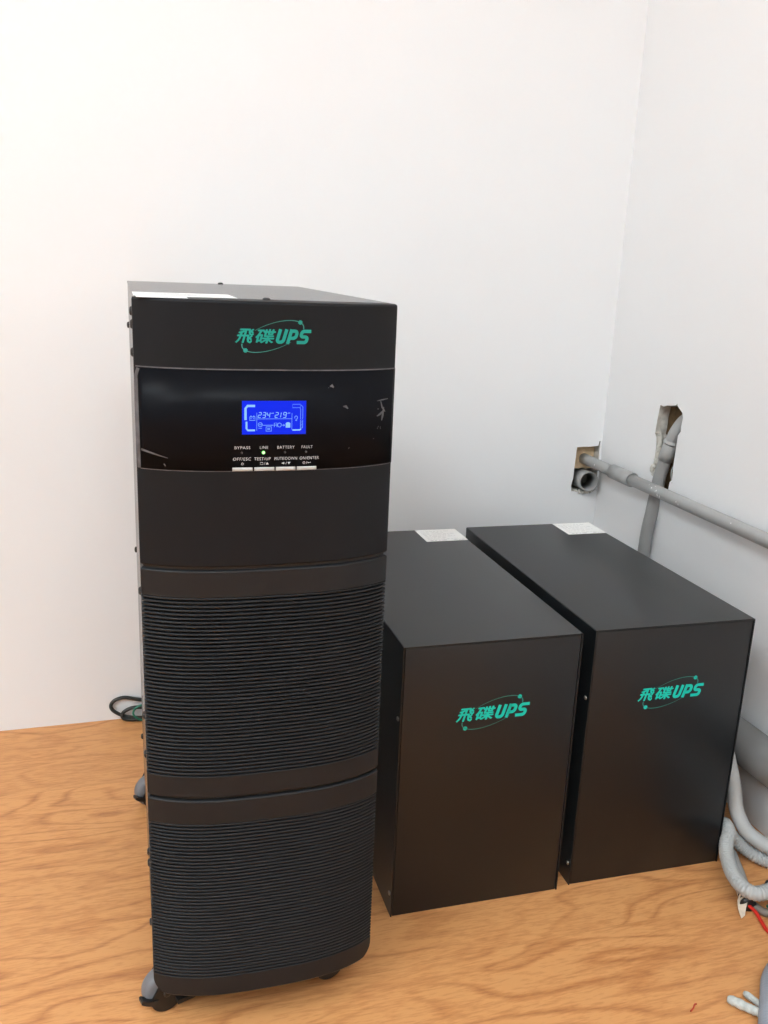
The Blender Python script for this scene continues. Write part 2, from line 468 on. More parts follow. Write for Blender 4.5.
# ------------------------------------------------------------------ the logo (flying-disc lettering with an orbit)
def build_logo(bm, x0, zc, W, place, mi=0, mt=1, off=.0003):
    H = .190 * W
    def P(x, z, o): return place(x, z, off)
    sh = .30
    z0, z1 = zc - H / 2, zc + H / 2
    k = sh * H / 2
    for q, (dx, dz) in enumerate(((-.006, 0), (.006, 0), (0, .005), (0, -.005), (0, 0))):
        P2 = lambda x, z, o, q=q: place(x, z, off + q * 4e-6)
        text_bm(bm, '飛', x0 + k + (.004 + dx) * W, x0 + (.236 + dx) * W, z0 + (.006 + dz) * W, z1 + (dz - .006) * W, sh, 0., mi, P2)
        text_bm(bm, '碟', x0 + k * .4 + (.266 + dx) * W, x0 + (.518 + dx) * W, z0 + (.006 + dz) * W, z1 + (dz - .006) * W, sh, 0., mi, P2)
    def sk(x, z): return (x + (z - zc) * sh, z)
    t = .043 * W
    def poly(pts, w=t):
        # stroke with mitre-free joints: densify corners
        ribbon(bm, [sk(*p) for p in pts], w, P, mi)
    def arc(cx, cz, rx, rz, a0, a1, n=8): return [(cx + rx * math.cos(math.radians(a0 + (a1 - a0) * i / n)), cz + rz * math.sin(math.radians(a0 + (a1 - a0) * i / n))) for i in range(n + 1)]
    h = t / 2; r = .035 * W
    # U
    a, b = x0 + .550 * W + h, x0 + .676 * W - h
    poly([(a, z1), (a, z0 + h + r)] + arc(a + r, z0 + h + r, r, r, 180, 270) + arc(b - r, z0 + h + r, r, r, 270, 360) + [(b, z1)])
    # P
    a, b = x0 + .700 * W + h, x0 + .828 * W - h
    zm = zc - .02 * W
    poly([(a, z0), (a, z1)])
    poly([(a, z1 - h), (b - r, z1 - h)] + arc(b - r, z1 - h - r, r, r, 90, 0, 6) + arc(b - r, zm + r, r, r, 0, -90, 6) + [(a, zm)])
    # S
    a, b = x0 + .848 * W + h, x0 + .985 * W - h
    r2 = .03 * W
    poly([(b + h * 1.2, z1 - h), (a + r2, z1 - h)] + arc(a + r2, z1 - h - r2, r2, r2, 90, 180, 6) + arc(a + r2, zc + r2, r2, r2, 180, 270, 6)
         + arc(b - r2, zc - r2, r2, r2, 90, 0, 6) + arc(b - r2, z0 + h + r2, r2, r2, 0, -90, 6) + [(a - h * 1.4, z0 + h)])
    # orbit
    A, B, ph = .430 * W, .165 * W, math.radians(19.5)
    def el(d):
        u, v = A * math.cos(math.radians(d)), B * math.sin(math.radians(d))
        return (x0 + .5 * W + u * math.cos(ph) - v * math.sin(ph), zc + u * math.sin(ph) + v * math.cos(ph))
    wd = lambda s: .004 * W + .010 * W * (1 - s)
    ribbon(bm, [el(-14 + 132 * i / 40) for i in range(41)], wd, P, mt)
    ribbon(bm, [el(166 + 132 * i / 40) for i in range(41)], wd, P, mt)
    for d in (20, 200):
        x, z = el(d)
        disc(bm, x, z, .027 * W, P, mi, seg=16, lobes=1)

# ------------------------------------------------------------------ the UPS tower
UW, UD, UH, UB = .2648, .5543, .8619, .0275
ups = tag(empty('uninterruptible_power_supply', (-1.0053, -.7977, 0), math.radians(-1.08)),
          'tall charcoal power supply tower on casters with lit blue display', 'power supply')

def prof(a):
    t = max(-1., min(1., 2 * a / UW - 1))
    return -UB * max(0., 1 - abs(t) ** 2.9) ** .86
def on_front(a, z, off):
    """point on the bowed front at width a and height z, lifted by off along its normal"""
    e = .0006
    d = (prof(a + e) - prof(a - e)) / (2 * e)
    n = Vector((d, -1)).normalized()
    return Vector((a + n.x * off, prof(a) + n.y * off, z))

FB = .022         # how far the fascia's side returns reach back
def outline(n=72):
    pts = []
    for i in range(n + 1):
        t = -math.cos(PI * i / n)            # denser towards the corners
        a = UW * (1 + t) / 2
        pts.append((a, prof(a)))
    return pts
OUT = outline()
NRM = []
for i, (a, y) in enumerate(OUT):
    p, q = OUT[max(0, i - 1)], OUT[min(len(OUT) - 1, i + 1)]
    d = Vector((q[0] - p[0], q[1] - p[1])).normalized()
    NRM.append(Vector((d.y, -d.x)))
NRM[0] = Vector((-.85, -.53)).normalized(); NRM[-1] = Vector((.85, -.53)).normalized()

def fascia(bm, levels, mi=0, corner=0.):
    """loft the bowed outline through (z, inset) levels; corner rounds the bottom corners"""
    rings = []
    zb = levels[0][0]
    for z, ins in levels:
        ring = []
        pts = [(a - n.x * ins, y - n.y * ins) for (a, y), n in zip(OUT, NRM)]
        pts = [(ins, FB)] + pts + [(UW - ins, FB)]
        for a, y in pts:
            zz = z
            if corner:
                d = min(a, UW - a)
                if d < corner:
                    zz = max(z, zb + corner - math.sqrt(max(0, corner ** 2 - (corner - d) ** 2)) + (z - zb) * .02)
            ring.append(bm.verts.new((a, y, zz)))
        rings.append(ring)
    for A, B in zip(rings, rings[1:]):
        m = len(A)
        for k in range(m):
            bm.faces.new((A[k], A[(k + 1) % m], B[(k + 1) % m], B[k])).material_index = mi
    bm.faces.new(rings[0][::-1]).material_index = mi
    bm.faces.new(rings[-1]).material_index = mi

def lip_levels(z0, z1, c=.0022):
    s = .7
    return ([(z0, c), (z0 + c * .3, c * .35), (z0 + c, 0), (z0 + c * 1.25, 0), (z0 + c * 1.5, 0)], [(z1 - c * 1.5, 0), (z1 - c * 1.25, 0), (z1 - c, 0), (z1 - c * .28, c * .30), (z1, c * 1.5)])

# sheet-metal body
bm = bmesh.new()
add_box(bm, (.001, FB, .056), (UW - .001, UD, UH - .0022), 0, .0015)
body = mesh_obj('cabinet_body', bm, M['sheet'], ups)
# top cover sheet
bm = bmesh.new()
pts = [(.0005, FB - .002)] + [(a * .996 + UW * .002, y + .006) for a, y in OUT] + [(UW - .0005, FB - .002), (UW - .0005, UD + .001), (.0005, UD + .001)]
lo = [bm.verts.new((a, y, UH - .0022)) for a, y in pts]; hi = [bm.verts.new((a, y, UH)) for a, y in pts]
for k in range(len(pts)): bm.faces.new((lo[k], lo[(k + 1) % len(pts)], hi[(k + 1) % len(pts)], hi[k]))
bm.faces.new(hi); bm.faces.new(lo[::-1])
top = mesh_obj('top_cover', bm, M['sheet'], ups)
for x, y in ((.130, .605 - .5543 - .044), (.140, UD - .012)):
    bm = bmesh.new(); add_dome(bm, (x, y, UH), (0, 0, 1), .0042, .0026)
    mesh_obj('screw', bm, M['screw_black'], top)
# stickers on the top
bm = bmesh.new()
add_box(bm, (.002, .030, UH), (.104, .118, UH + .0003))
for r_ in range(5): add_box(bm, (.010, .045 + r_ * .013, UH + .0003), (.010 + (.085, .06, .085, .07, .04)[r_], .048 + r_ * .013, UH + .0004), 1)
mesh_obj('sticker', bm, [M['sticker'], M['sticker_ink']], ups)['label'] = 'large white sticker'
bm = bmesh.new(); add_box(bm, (.004, -.0115, UH + .0003), (.052, .0215, UH + .0006))
mesh_obj('sticker', bm, M['sticker'], ups)['label'] = 'small white sticker at the front edge'

# head panel, two grilles
GAP = .0026
a_, b_ = lip_levels(.5919 + GAP / 2, UH + .0003, .0026)
bm = bmesh.new(); fascia(bm, a_ + b_)
head = mesh_obj('head_panel', bm, M['fascia'], ups, 35)

def ribs(z0, z1, n):
    L = []
    p = (z1 - z0) / n
    for i in range(n):
        b = z0 + i * p
        for f, ins in ((.0, .0065), (.36, .0065), (.40, .0009), (.52, .0001), (.66, .0), (.84, .0001), (.96, .0009), (.999, .0065)):
            L.append((b + f * p, ins))
    return L
for z0, z1, rb, rt, corner in ((.3233 + GAP / 2, .5919 - GAP / 2, .3520, .5606, 0.), (.0589, .3233 - GAP / 2, .0865, .2914, .020)):
    a_, b_ = lip_levels(z0, z1, .0024)
    b_ = [(z1 - .0034, 0), (z1 - .0028, 0), (z1 - .0022, .0), (z1 - .0012, .0006), (z1 - .0003, .0028), (z1, .0046)]
    n = 47 if not corner else 46
    L = a_ + [(rb - .0010, 0), (rb - .0005, 0), (rb - .0001, .0006)] + ribs(rb, rt, n) + [(rt + .0001, .0065), (rt + .0002, .0006), (rt + .0006, 0), (rt + .0011, 0)] + b_
    bm = bmesh.new(); fascia(bm, L, 0, corner)
    mesh_obj('ventilation_grille', bm, M['grille'], ups, 40)

# inner black core seen through the gaps between the fascia panels
for z in (.5919, .3233):
    bm = bmesh.new()
    pts = [(a - n.x * .004, y - n.y * .004) for (a, y), n in zip(OUT, NRM)]
    pts = [(.004, FB)] + pts + [(UW - .004, FB)]
    lo = [bm.verts.new((a, y, z - .0017)) for a, y in pts]; hi = [bm.verts.new((a, y, z + .0017)) for a, y in pts]
    for k in range(len(pts)): bm.faces.new((lo[k], lo[(k + 1) % len(pts)], hi[(k + 1) % len(pts)], hi[k]))
    mesh_obj('gap_gasket', bm, M['black_plastic'], ups)

bm = bmesh.new(); build_logo(bm, .0945, .8292, .0738, on_front)
mesh_obj('logo', bm, [M['teal'], M['teal_thin']], head)

# glossy display overlay that wraps the front
PZ0, PZ1 = .6959, .7963
bm = bmesh.new()
n = 80; A0, A1 = .0046, UW - .0002
cols = []
for i in range(n + 1):
    a = A0 + (A1 - A0) * i / n
    cols.append([bm.verts.new(on_front(a, PZ0, .0)), bm.verts.new(on_front(a, PZ0, .0007)), bm.verts.new(on_front(a, PZ1, .0007)), bm.verts.new(on_front(a, PZ1, .0))])
for A, B in zip(cols, cols[1:]):
    for k in range(3): bm.faces.new((A[k], B[k], B[k + 1], A[k + 1]))
bm.faces.new(cols[0]); bm.faces.new(cols[-1][::-1])
panel = mesh_obj('display_panel', bm, M['gloss'], ups, 40)
def on_panel(a, z, off): return on_front(a, z, .0007 + off)

# protective film: edge lines, left margin, wrinkles and smears
bm = bmesh.new()
ribbon(bm, [(.0022 + (UW - .0030) * i / 60, PZ1 + .0004) for i in range(61)], .0013, on_panel, 0, .0003)
ribbon(bm, [(.0040 + (UW - .0048) * i / 60, PZ0 - .0004) for i in range(61)], .0007, on_panel, 0, .0003)
ribbon(bm, [(.0026, PZ0), (.0026, .72), (.0024, .75), (.0022, .7875), (.0044, .7950)], .0030, on_panel, 0, .0002)
ribbon(bm, [(.0008, PZ0 + .02), (.0006, .75), (.0008, .780)], .0008, on_panel, 0, .0003)
ribbon(bm, [(.0048, .7150), (.0150, .7120), (.022, .7100), (.0300, .7078)], lambda s: .0018 * (1 - s) + .0006, on_panel, 0, .0003)
ribbon(bm, [(.026, .7020), (.0275, .6995)], .0010, on_panel, 0, .0003)
for pts, w in ((((.2425, .7640), (.2490, .7648), (.2560, .7655)), .0010), (((.2470, .7635), (.2490, .7570), (.2530, .7520)), .0016), (((.2430, .7480), (.2470, .7500), (.2520, .7545)), .0020),
               (((.2510, .7570), (.2500, .7480), (.2490, .7430)), .0022), (((.2440, .7345), (.2455, .7375)), .0010), (((.2480, .7340), (.2475, .7370)), .0010),
               (((.1895, .7805), (.1915, .7815), (.1935, .7795)), .0026), (((.1875, .7790), (.1885, .7795)), .0008), (((.2040, .7600), (.2070, .7600), (.2095, .7575)), .0022), (((.2395, .7240), (.2405, .7250)), .0014),
               (((.2110, .7160), (.2125, .7170)), .0014), (((.2435, .7555), (.2450, .7555)), .0014)):
    ribbon(bm, list(pts), lambda s, w=w: w * (.5 + math.sin(PI * min(1, max(0, s))) * .7), on_panel, 0, .0003)
mesh_obj('protective_film', bm, M['film'], panel)['label'] = 'torn clear protective film edges'

# lettering under the screen
CX = (.1016, .1231, .1453, .1670)
words = (('BYPASS', .0155), ('LINE', .0082), ('BATTERY', .0175), ('FAULT', .0115))
words2 = (('OFF/ESC', .0178), ('TEST/UP', .0165), ('MUTE/DOWN', .0228), ('ON/ENTER', .0200))
def lettering(fn):
    bm = bmesh.new(); fn(bm); mesh_obj('lettering', bm, M['print'], panel)
for (w, L), x in zip(words, CX):
    lettering(lambda bm: text_bm(bm, w, x - L / 2, x + L / 2, .7180, .7209, 0, 0., 0, on_panel))
for (w, L), x in zip(words2, (.1012, .1216, .1453, .1695)):
    lettering(lambda bm: text_bm(bm, w, x - L / 2, x + L / 2, .7064, .7095, .06, 0., 0, on_panel))
# key symbols: power ring, battery / up, speaker / down, power ring / return
def power_ring(bm, x, z, r=.0011):
    ribbon(bm, [(x + r * math.cos(math.radians(115 + 310 * i / 14)), z + r * math.sin(math.radians(115 + 310 * i / 14))) for i in range(15)], .0004, on_panel)
    ribbon(bm, [(x, z + .0002), (x, z + r * 1.3)], .0004, on_panel)
def slash(bm, x, z): ribbon(bm, [(x - .0005, z - .0013), (x + .0005, z + .0013)], .0004, on_panel)
def tri(bm, x, z, s):
    bm.faces.new([bm.verts.new(on_panel(x + u, z + v, .0002)) for u, v in ((-.0016, -.0011 * s), (.0016, -.0011 * s), (0, .0014 * s))])
Z3 = .7031
lettering(lambda bm: power_ring(bm, CX[0], Z3))
def k2(bm):
    x = .1234
    ribbon(bm, [(x - .0040, Z3 - .0011), (x - .0012, Z3 - .0011), (x - .0012, Z3 + .0009), (x - .0040, Z3 + .0009)], .0004, on_panel, closed=True)
    quad(bm, x - .0036, Z3 + .0009, x - .0030, Z3 + .0014, on_panel); quad(bm, x - .0022, Z3 + .0009, x - .0016, Z3 + .0014, on_panel)
    slash(bm, x + .0004, Z3); tri(bm, x + .0030, Z3, 1)
lettering(k2)
def k3(bm):
    x = .1453
    bm.faces.new([bm.verts.new(on_panel(x + u, Z3 + v, .0002)) for u, v in ((-.0042, -.0004), (-.0030, -.0005), (-.0018, -.0013), (-.0018, .0013), (-.0030, .0005), (-.0042, .0004))])
    ribbon(bm, [(x - .0012, Z3 - .0008), (x - .0009, Z3), (x - .0012, Z3 + .0008)], .0003, on_panel)
    slash(bm, x + .0004, Z3); tri(bm, x + .0032, Z3, -1)
lettering(k3)
def k4(bm):
    x = .1665
    power_ring(bm, x - .0026, Z3); slash(bm, x + .0002, Z3)
    ribbon(bm, [(x + .0044, Z3 + .0009), (x + .0044, Z3 - .0001), (x + .0014, Z3 - .0001)], .0004, on_panel)
    bm.faces.new([bm.verts.new(on_panel(x + u, Z3 + v, .0002)) for u, v in ((.0010, -.0001), (.0022, -.0009), (.0022, .0007))])
lettering(k4)

# indicator lights
for i, (x, lab) in enumerate(zip((.1010, .1226, .1444, .1660), ('unlit bypass indicator', 'lit green line indicator', 'unlit battery indicator', 'unlit fault indicator'))):
    bm = bmesh.new()
    c = on_panel(x, .7143, 0.); nn = (on_panel(x, .7143, .001) - c).normalized()
    add_dome(bm, c, nn, .0017 if i == 1 else .0011, .0008)
    if i == 1:
        for f in bm.faces:
            f.material_index = 1 if (f.calc_center_median() - c).dot(nn) > .00068 else 0
    mesh_obj('indicator_light', bm, [M['led_on'], M['led_core']] if i == 1 else M['led_off'], panel)['label'] = lab

# buttons along the lower edge of the overlay
for x0, x1 in ((.0917, .1117), (.1134, .1335), (.1352, .1550), (.1566, .1768)):
    bm = bmesh.new()
    m = 8; rows = []
    for i in range(m + 1):
        a = x0 + (x1 - x0) * i / m
        rows.append([bm.verts.new(on_front(a, z, o)) for z, o in ((.6956, .0), (.6957, .0016), (.6963, .0022), (.6986, .0022), (.6992, .0016), (.6993, .0))])
    for A, B in zip(rows, rows[1:]):
        for k in range(5): bm.faces.new((A[k], B[k], B[k + 1], A[k + 1]))
    bm.faces.new(rows[0]); bm.faces.new(rows[-1][::-1])
    mesh_obj('button', bm, M['button'], panel, 40)

# blue screen
SX0, SX1, SZ0, SZ1 = .1012, .1653, .7328, .7664
bm = bmesh.new()
rows = []
for i in range(17):
    a = SX0 + (SX1 - SX0) * i / 16
    rows.append([bm.verts.new(on_panel(a, SZ0, 0)), bm.verts.new(on_panel(a, SZ0, .0003)), bm.verts.new(on_panel(a, SZ1, .0003)), bm.verts.new(on_panel(a, SZ1, 0))])
for A, B in zip(rows, rows[1:]):
    for k in range(3): bm.faces.new((A[k], B[k], B[k + 1], A[k + 1]))
bm.faces.new(rows[0]); bm.faces.new(rows[-1][::-1])
screen = mesh_obj('screen', bm, M['lcd'], ups)
screen['label'] = 'lit blue liquid crystal screen'
def on_lcd(u, v, off):
    """u, v in the 0..410 x 0..215 grid of the display, v downwards"""
    return on_panel(SX0 + (SX1 - SX0) * u / 410, SZ1 - (SZ1 - SZ0) * v / 215, .0003 + off)
SEG = {'0': 'abcdef', '1': 'bc', '2': 'abged', '3': 'abgcd', '4': 'fgbc', '9': 'abcdfg'}
def digit(bm, ch, x, y, w, h, sl=.16):
    P = {'a': ((0, 0), (1, 0)), 'b': ((1, 0), (1, .5)), 'c': ((1, .5), (1, 1)), 'd': ((0, 1), (1, 1)), 'e': ((0, .5), (0, 1)), 'f': ((0, 0), (0, .5)), 'g': ((0, .5), (1, .5))}
    for s in SEG[ch]:
        (a, b), (c, d) = P[s]
        e = .08
        def pt(u, v): return (x + u * w + (1 - v) * h * sl, y + v * h)
        p, q = pt(a, b), pt(c, d)
        p2 = (p[0] + (q[0] - p[0]) * e, p[1] + (q[1] - p[1]) * e); q2 = (q[0] - (q[0] - p[0]) * e, q[1] - (q[1] - p[1]) * e)
        ribbon(bm, [p2, q2], 4.6, on_lcd)
bm = bmesh.new()
for ch, x in (('2', 100), ('3', 128), ('4', 155)): digit(bm, ch, x, 74, 18, 33)
for ch, x in (('2', 208), ('1', 226), ('9', 260)): digit(bm, ch, x, 74, 18, 33)
for x in (186, 290): ribbon(bm, [(x, 82), (x + 5, 77), (x + 11, 80), (x + 16, 76)], 3.5, on_lcd)      # alternating-current waves
# left level bar (two lit blocks) and right level bar ends
for pts, w in ((((22, 122), (22, 48), (34, 32), (82, 32)), 15), (((28, 132), (28, 176), (36, 188), (82, 188)), 12)):
    ribbon(bm, list(pts), w, on_lcd)
ribbon(bm, [(322, 188), (370, 188), (378, 180)], 9, on_lcd)
quad(bm, 278, 142, 308, 172, on_lcd)
ribbon(bm, [(284, 140), (302, 140)], 5, on_lcd)
mesh_obj('screen_symbols', bm, M['lcd_mark'], screen)['label'] = 'bright digits and level bars'
bm = bmesh.new()
ribbon(bm, [(93, 75), (93, 190)], 3, on_lcd); ribbon(bm, [(93, 115), (318, 115)], 3, on_lcd); ribbon(bm, [(318, 78), (318, 185)], 3, on_lcd)
# battery symbol
ribbon(bm, [(48, 102), (82, 102), (82, 124), (48, 124)], 5, on_lcd, closed=True); quad(bm, 52, 94, 60, 102, on_lcd); quad(bm, 70, 94, 78, 102, on_lcd); ribbon(bm, [(52, 113), (60, 113)], 4, on_lcd); ribbon(bm, [(69, 113), (77, 113)], 4, on_lcd)
# plug circle, links, converter block, inverter block
ribbon(bm, [(115 + 13 * math.cos(k * PI / 8), 152 + 13 * math.sin(k * PI / 8)) for k in range(16)], 4, on_lcd, closed=True)
ribbon(bm, [(108, 156), (113, 148), (118, 156), (123, 148)], 4, on_lcd)
ribbon(bm, [(104, 175), (126, 175)], 4, on_lcd)
ribbon(bm, [(132, 156), (200, 156)], 4, on_lcd)
ribbon(bm, [(152, 166), (186, 166), (186, 194), (152, 194)], 5, on_lcd, closed=True); ribbon(bm, [(160, 180), (178, 180)], 8, on_lcd)
ribbon(bm, [(205, 168), (205, 142), (222, 142), (222, 168)], 4, on_lcd); ribbon(bm, [(205, 155), (222, 155)], 4, on_lcd)
ribbon(bm, [(238 + 12 * math.cos(k * PI / 8), 155 + 13 * math.sin(k * PI / 8)) for k in range(16)], 4, on_lcd, closed=True)
ribbon(bm, [(254, 156), (272, 156)], 4, on_lcd)
ribbon(bm, [(264, 150), (272, 156), (264, 162)], 4, on_lcd)
# lamp symbol, right outline bar
ribbon(bm, [(345 + 9 * math.cos(math.radians(110 - 320 * k / 14 + 0)), 108 + 11 * math.sin(math.radians(110 - 320 * k / 14))) for k in range(15)], 4, on_lcd)
ribbon(bm, [(340, 126), (351, 126)], 5, on_lcd)
ribbon(bm, [(322, 22), (372, 22), (372, 44), (322, 44)], 3, on_lcd, closed=True)
ribbon(bm, [(376, 26), (388, 40), (388, 118), (374, 118), (374, 48), (364, 44)], 3, on_lcd)
ribbon(bm, [(388, 124), (388, 176), (374, 182), (374, 124)], 3, on_lcd, closed=True)
for k in range(5): ribbon(bm, [(375, 130 + k * 10), (387, 136 + k * 10)], 2, on_lcd)
mesh_obj('screen_symbols', bm, M['lcd_dim'], screen)['label'] = 'thin outline symbols'

# side screws
for y, z in ((.046, .846), (.018, .835), (.045, .805), (.052, .545), (.050, .395), (.060, .340), (.050, .215), (.050, .200), (.045, .120), (.50, .80), (.50, .45), (.50, .12)):
    bm = bmesh.new(); add_dome(bm, (.001, y, z), (-1, 0, 0), .0048, .0034)
    mesh_obj('screw', bm, M['screw_black'], ups)

# casters
def caster(x, y, yaw, with_pedal=True):
    root = empty('caster', (x, y, 0), yaw, ups)
    R_, wd = .0264, .0115
    # wheel: lathe about local y (rolls along local x)
    bm = bmesh.new()
    pr = [(-wd, .010), (-wd, .018), (-wd * .9, .0215), (-wd * .75, .0245), (-wd * .4, R_ - .0003), (0, R_), (wd * .4, R_ - .0003), (wd * .75, .0245), (wd * .9, .0215), (wd, .018), (wd, .010)]
    seg = 40; rings = [[bm.verts.new((r * math.cos(2 * PI * k / seg), yy, R_ + r * math.sin(2 * PI * k / seg))) for k in range(seg)] for yy, r in pr]
    for A, B in zip(rings, rings[1:]):
        for k in range(seg): bm.faces.new((A[k], A[(k + 1) % seg], B[(k + 1) % seg], B[k]))
    bm.faces.new(rings[0]); bm.faces.new(rings[-1][::-1])
    mesh_obj('wheel', bm, M['rubber'], root, 45)
    # housing: two cheek plates around the wheel and a crown plate under the cabinet
    bm = bmesh.new()
    for s in (-1, 1):
        y0 = s * .0150; y1 = s * .0130
        # cheek outline: round around the axle, rising to the crown
        o2 = [(.0205 * math.cos(a), R_ + .0205 * math.sin(a) - .0045) for a in [math.radians(175 + 190 * i / 18) for i in range(19)]] + [(.019, .046), (.012, .0535), (-.002, .0535), (-.010, .040)]
        va = [bm.verts.new((u, y0, v)) for u, v in o2]; vb = [bm.verts.new((u, y1, v)) for u, v in o2]
        bm.faces.new(va); bm.faces.new(vb[::-1])
        for k in range(len(o2)): bm.faces.new((va[k], va[(k + 1) % len(o2)], vb[(k + 1) % len(o2)], vb[k]))
        add_dome(bm, (0, y0, R_), (0, s, 0), .0050, .002)
    add_box(bm, (-.003, -.0150, .0525), (.034, .0150, .0560), 0, .0008)
    bmesh.ops.recalc_face_normals(bm, faces=bm.faces)
    mesh_obj('fork', bm, M['black_plastic'], root, 40)
    if with_pedal:
        bm = bmesh.new()
        rows = []
        for u, v, h, wv in ((-.012, .020, .0036, .0075), (-.020, .0215, .0034, .0070), (-.0265, .0235, .0030, .0055), (-.0305, .0265, .0030, .0055), (-.0325, .0270, .0020, .0050)):
            rows.append([bm.verts.new((u, s1 * wv - .010, v + s2 * h)) for s1, s2 in ((-1, -1), (1, -1), (1, 1), (-1, 1))])
        for A, B in zip(rows, rows[1:]):
            for k in range(4): bm.faces.new((A[k], A[(k + 1) % 4], B[(k + 1) % 4], B[k]))
        bm.faces.new(rows[0][::-1]); bm.faces.new(rows[-1])
        # arm under the cabinet to the release tab
        rows = []
        for u, v, h, wv in ((.010, .014, .003, .004), (.030, .0125, .0022, .0035), (.044, .0130, .0020, .0035), (.050, .0150, .0032, .0050), (.056, .0152, .0026, .0045)):
            rows.append([bm.verts.new((u, s1 * wv - .019, v + s2 * h)) for s1, s2 in ((-1, -1), (1, -1), (1, 1), (-1, 1))])
        for A, B in zip(rows, rows[1:]):
            for k in range(4): bm.faces.new((A[k], A[(k + 1) % 4], B[(k + 1) % 4], B[k]))
        bm.faces.new(rows[0][::-1]); bm.faces.new(rows[-1])
        bmesh.ops.recalc_face_normals(bm, faces=bm.faces)
        mesh_obj('brake_pedal', bm, M['black_plastic'], root, 30)
    return root
caster(.0112, .0420, math.radians(19))
caster(.0095, .4870, math.radians(24))
caster(.2180, .0460, math.radians(196))
caster(.2350, .4870, math.radians(168), False)

# ------------------------------------------------------------------ the two battery cabinets
BW, BD, BH = .2625, .5177, .4179
def battery_cabinet():
    root = empty('battery_cabinet', (0, 0, 0))
    t = .0016
    # wrap-around cover: top and two sides
    bm = bmesh.new()
    outer = [(0, 0), (0, BH - .0018), (.0005, BH - .0006), (.0018, BH), (BW - .0018, BH), (BW - .0005, BH - .0006), (BW, BH - .0018), (BW, 0)]
    inner = [(t, 0), (t, BH - t - .001), (t + .001, BH - t), (BW - t - .001, BH - t), (BW - t, BH - t - .001), (BW - t, 0)]
    loop = outer + inner[::-1]
    F_ = [bm.verts.new((x, 0, z)) for x, z in loop]; K_ = [bm.verts.new((x, BD, z)) for x, z in loop]
    for k in range(len(loop)): bm.faces.new((F_[k], F_[(k + 1) % len(loop)], K_[(k + 1) % len(loop)], K_[k]))
    for ring in (F_, K_):
        tris = tessellate_polygon([[Vector((x, z, 0)) for x, z in loop]])
        for q in tris: bm.faces.new([ring[i] for i in q])
    bmesh.ops.recalc_face_normals(bm, faces=bm.faces)
    mesh_obj('cover', bm, M['cabinet'], root, 50)
    # front and back panels set between the cover's flanges
    g = t + .0012
    bm = bmesh.new(); add_box(bm, (g, .0008, .0004), (BW - g, .0140, BH - t - .0012), 0, .0010, 2)
    fr = mesh_obj('front_panel', bm, M['cabinet'], root, 50)
    bm = bmesh.new(); add_box(bm, (g, BD - .014, .0004), (BW - g, BD - .0010, BH - t - .0012), 0, .0010, 2)
    mesh_obj('back_panel', bm, M['cabinet'], root, 50)
    bm = bmesh.new(); add_box(bm, (g, .014, .0002), (BW - g, BD - .014, .0040))
    mesh_obj('base_plate', bm, M['cabinet'], root)
    bm = bmesh.new(); build_logo(bm, .0800, .3100, .1085, lambda x, z, o: Vector((x, .0008 - o, z)))
    mesh_obj('logo', bm, [M['teal_bright'], M['teal_thin']], fr)
    for x, s in ((0, -1), (BW, 1)):
        for y in (.0095, BD - .010):
            for z in (.3100, .0335):
                bm = bmesh.new(); add_dome(bm, (x, y, z), (s, 0, 0), .0034, .0018)
                mesh_obj('screw', bm, M['screw_steel'], root)
    bm = bmesh.new(); add_box(bm, (.1815, .4440, BH), (.2620, .5165, BH + .0003))
    rnd = random.Random(9)
    z1 = BH + .0004
    def row(y, x0, x1, h=.0016):
        x = x0
        while x < x1 - .002:
            w = rnd.uniform(.003, .010)
            add_box(bm, (x, y, BH + .0003), (min(x + w, x1), y + h, z1), 1)
            x += w + rnd.uniform(.0012, .004)
    row(.4475, .190, .206, .0028); row(.4475, .207, .222, .0028); row(.4475, .236, .256, .0022)
    for k in range(7): row(.4560 + k * .0080, .188, (.252, .226, .250, .240, .254, .232, .246)[k], .0011)
    mesh_obj('sticker', bm, [M['sticker'], M['sticker_ink']], root)['label'] = 'white printed sticker'
    return root
def copy_tree(o, parent=None):
    c = o.copy(); COL.objects.link(c)
    if parent is not None: c.parent = parent
    for ch in list(o.children): copy_tree(ch, c)
    return c
bc1 = battery_cabinet()
bc2 = copy_tree(bc1)
bc1.location = (-.6718, -.6788, 0); bc1.rotation_euler.z = math.radians(-.91)
bc2.location = (-.3867, -.6782, 0); bc2.rotation_euler.z = math.radians(-1.33)
tag(bc1, 'black metal battery cabinet standing beside the tall power supply tower', 'battery cabinet', 'black battery cabinets')
tag(bc2, 'black metal battery cabinet nearest the right wall and grey conduits', 'battery cabinet', 'black battery cabinets')

# ------------------------------------------------------------------ pipes on the right wall
def along(a, b, n):
    a, b = Vector(a), Vector(b)
    return [a.lerp(b, i / n) for i in range(n + 1)]
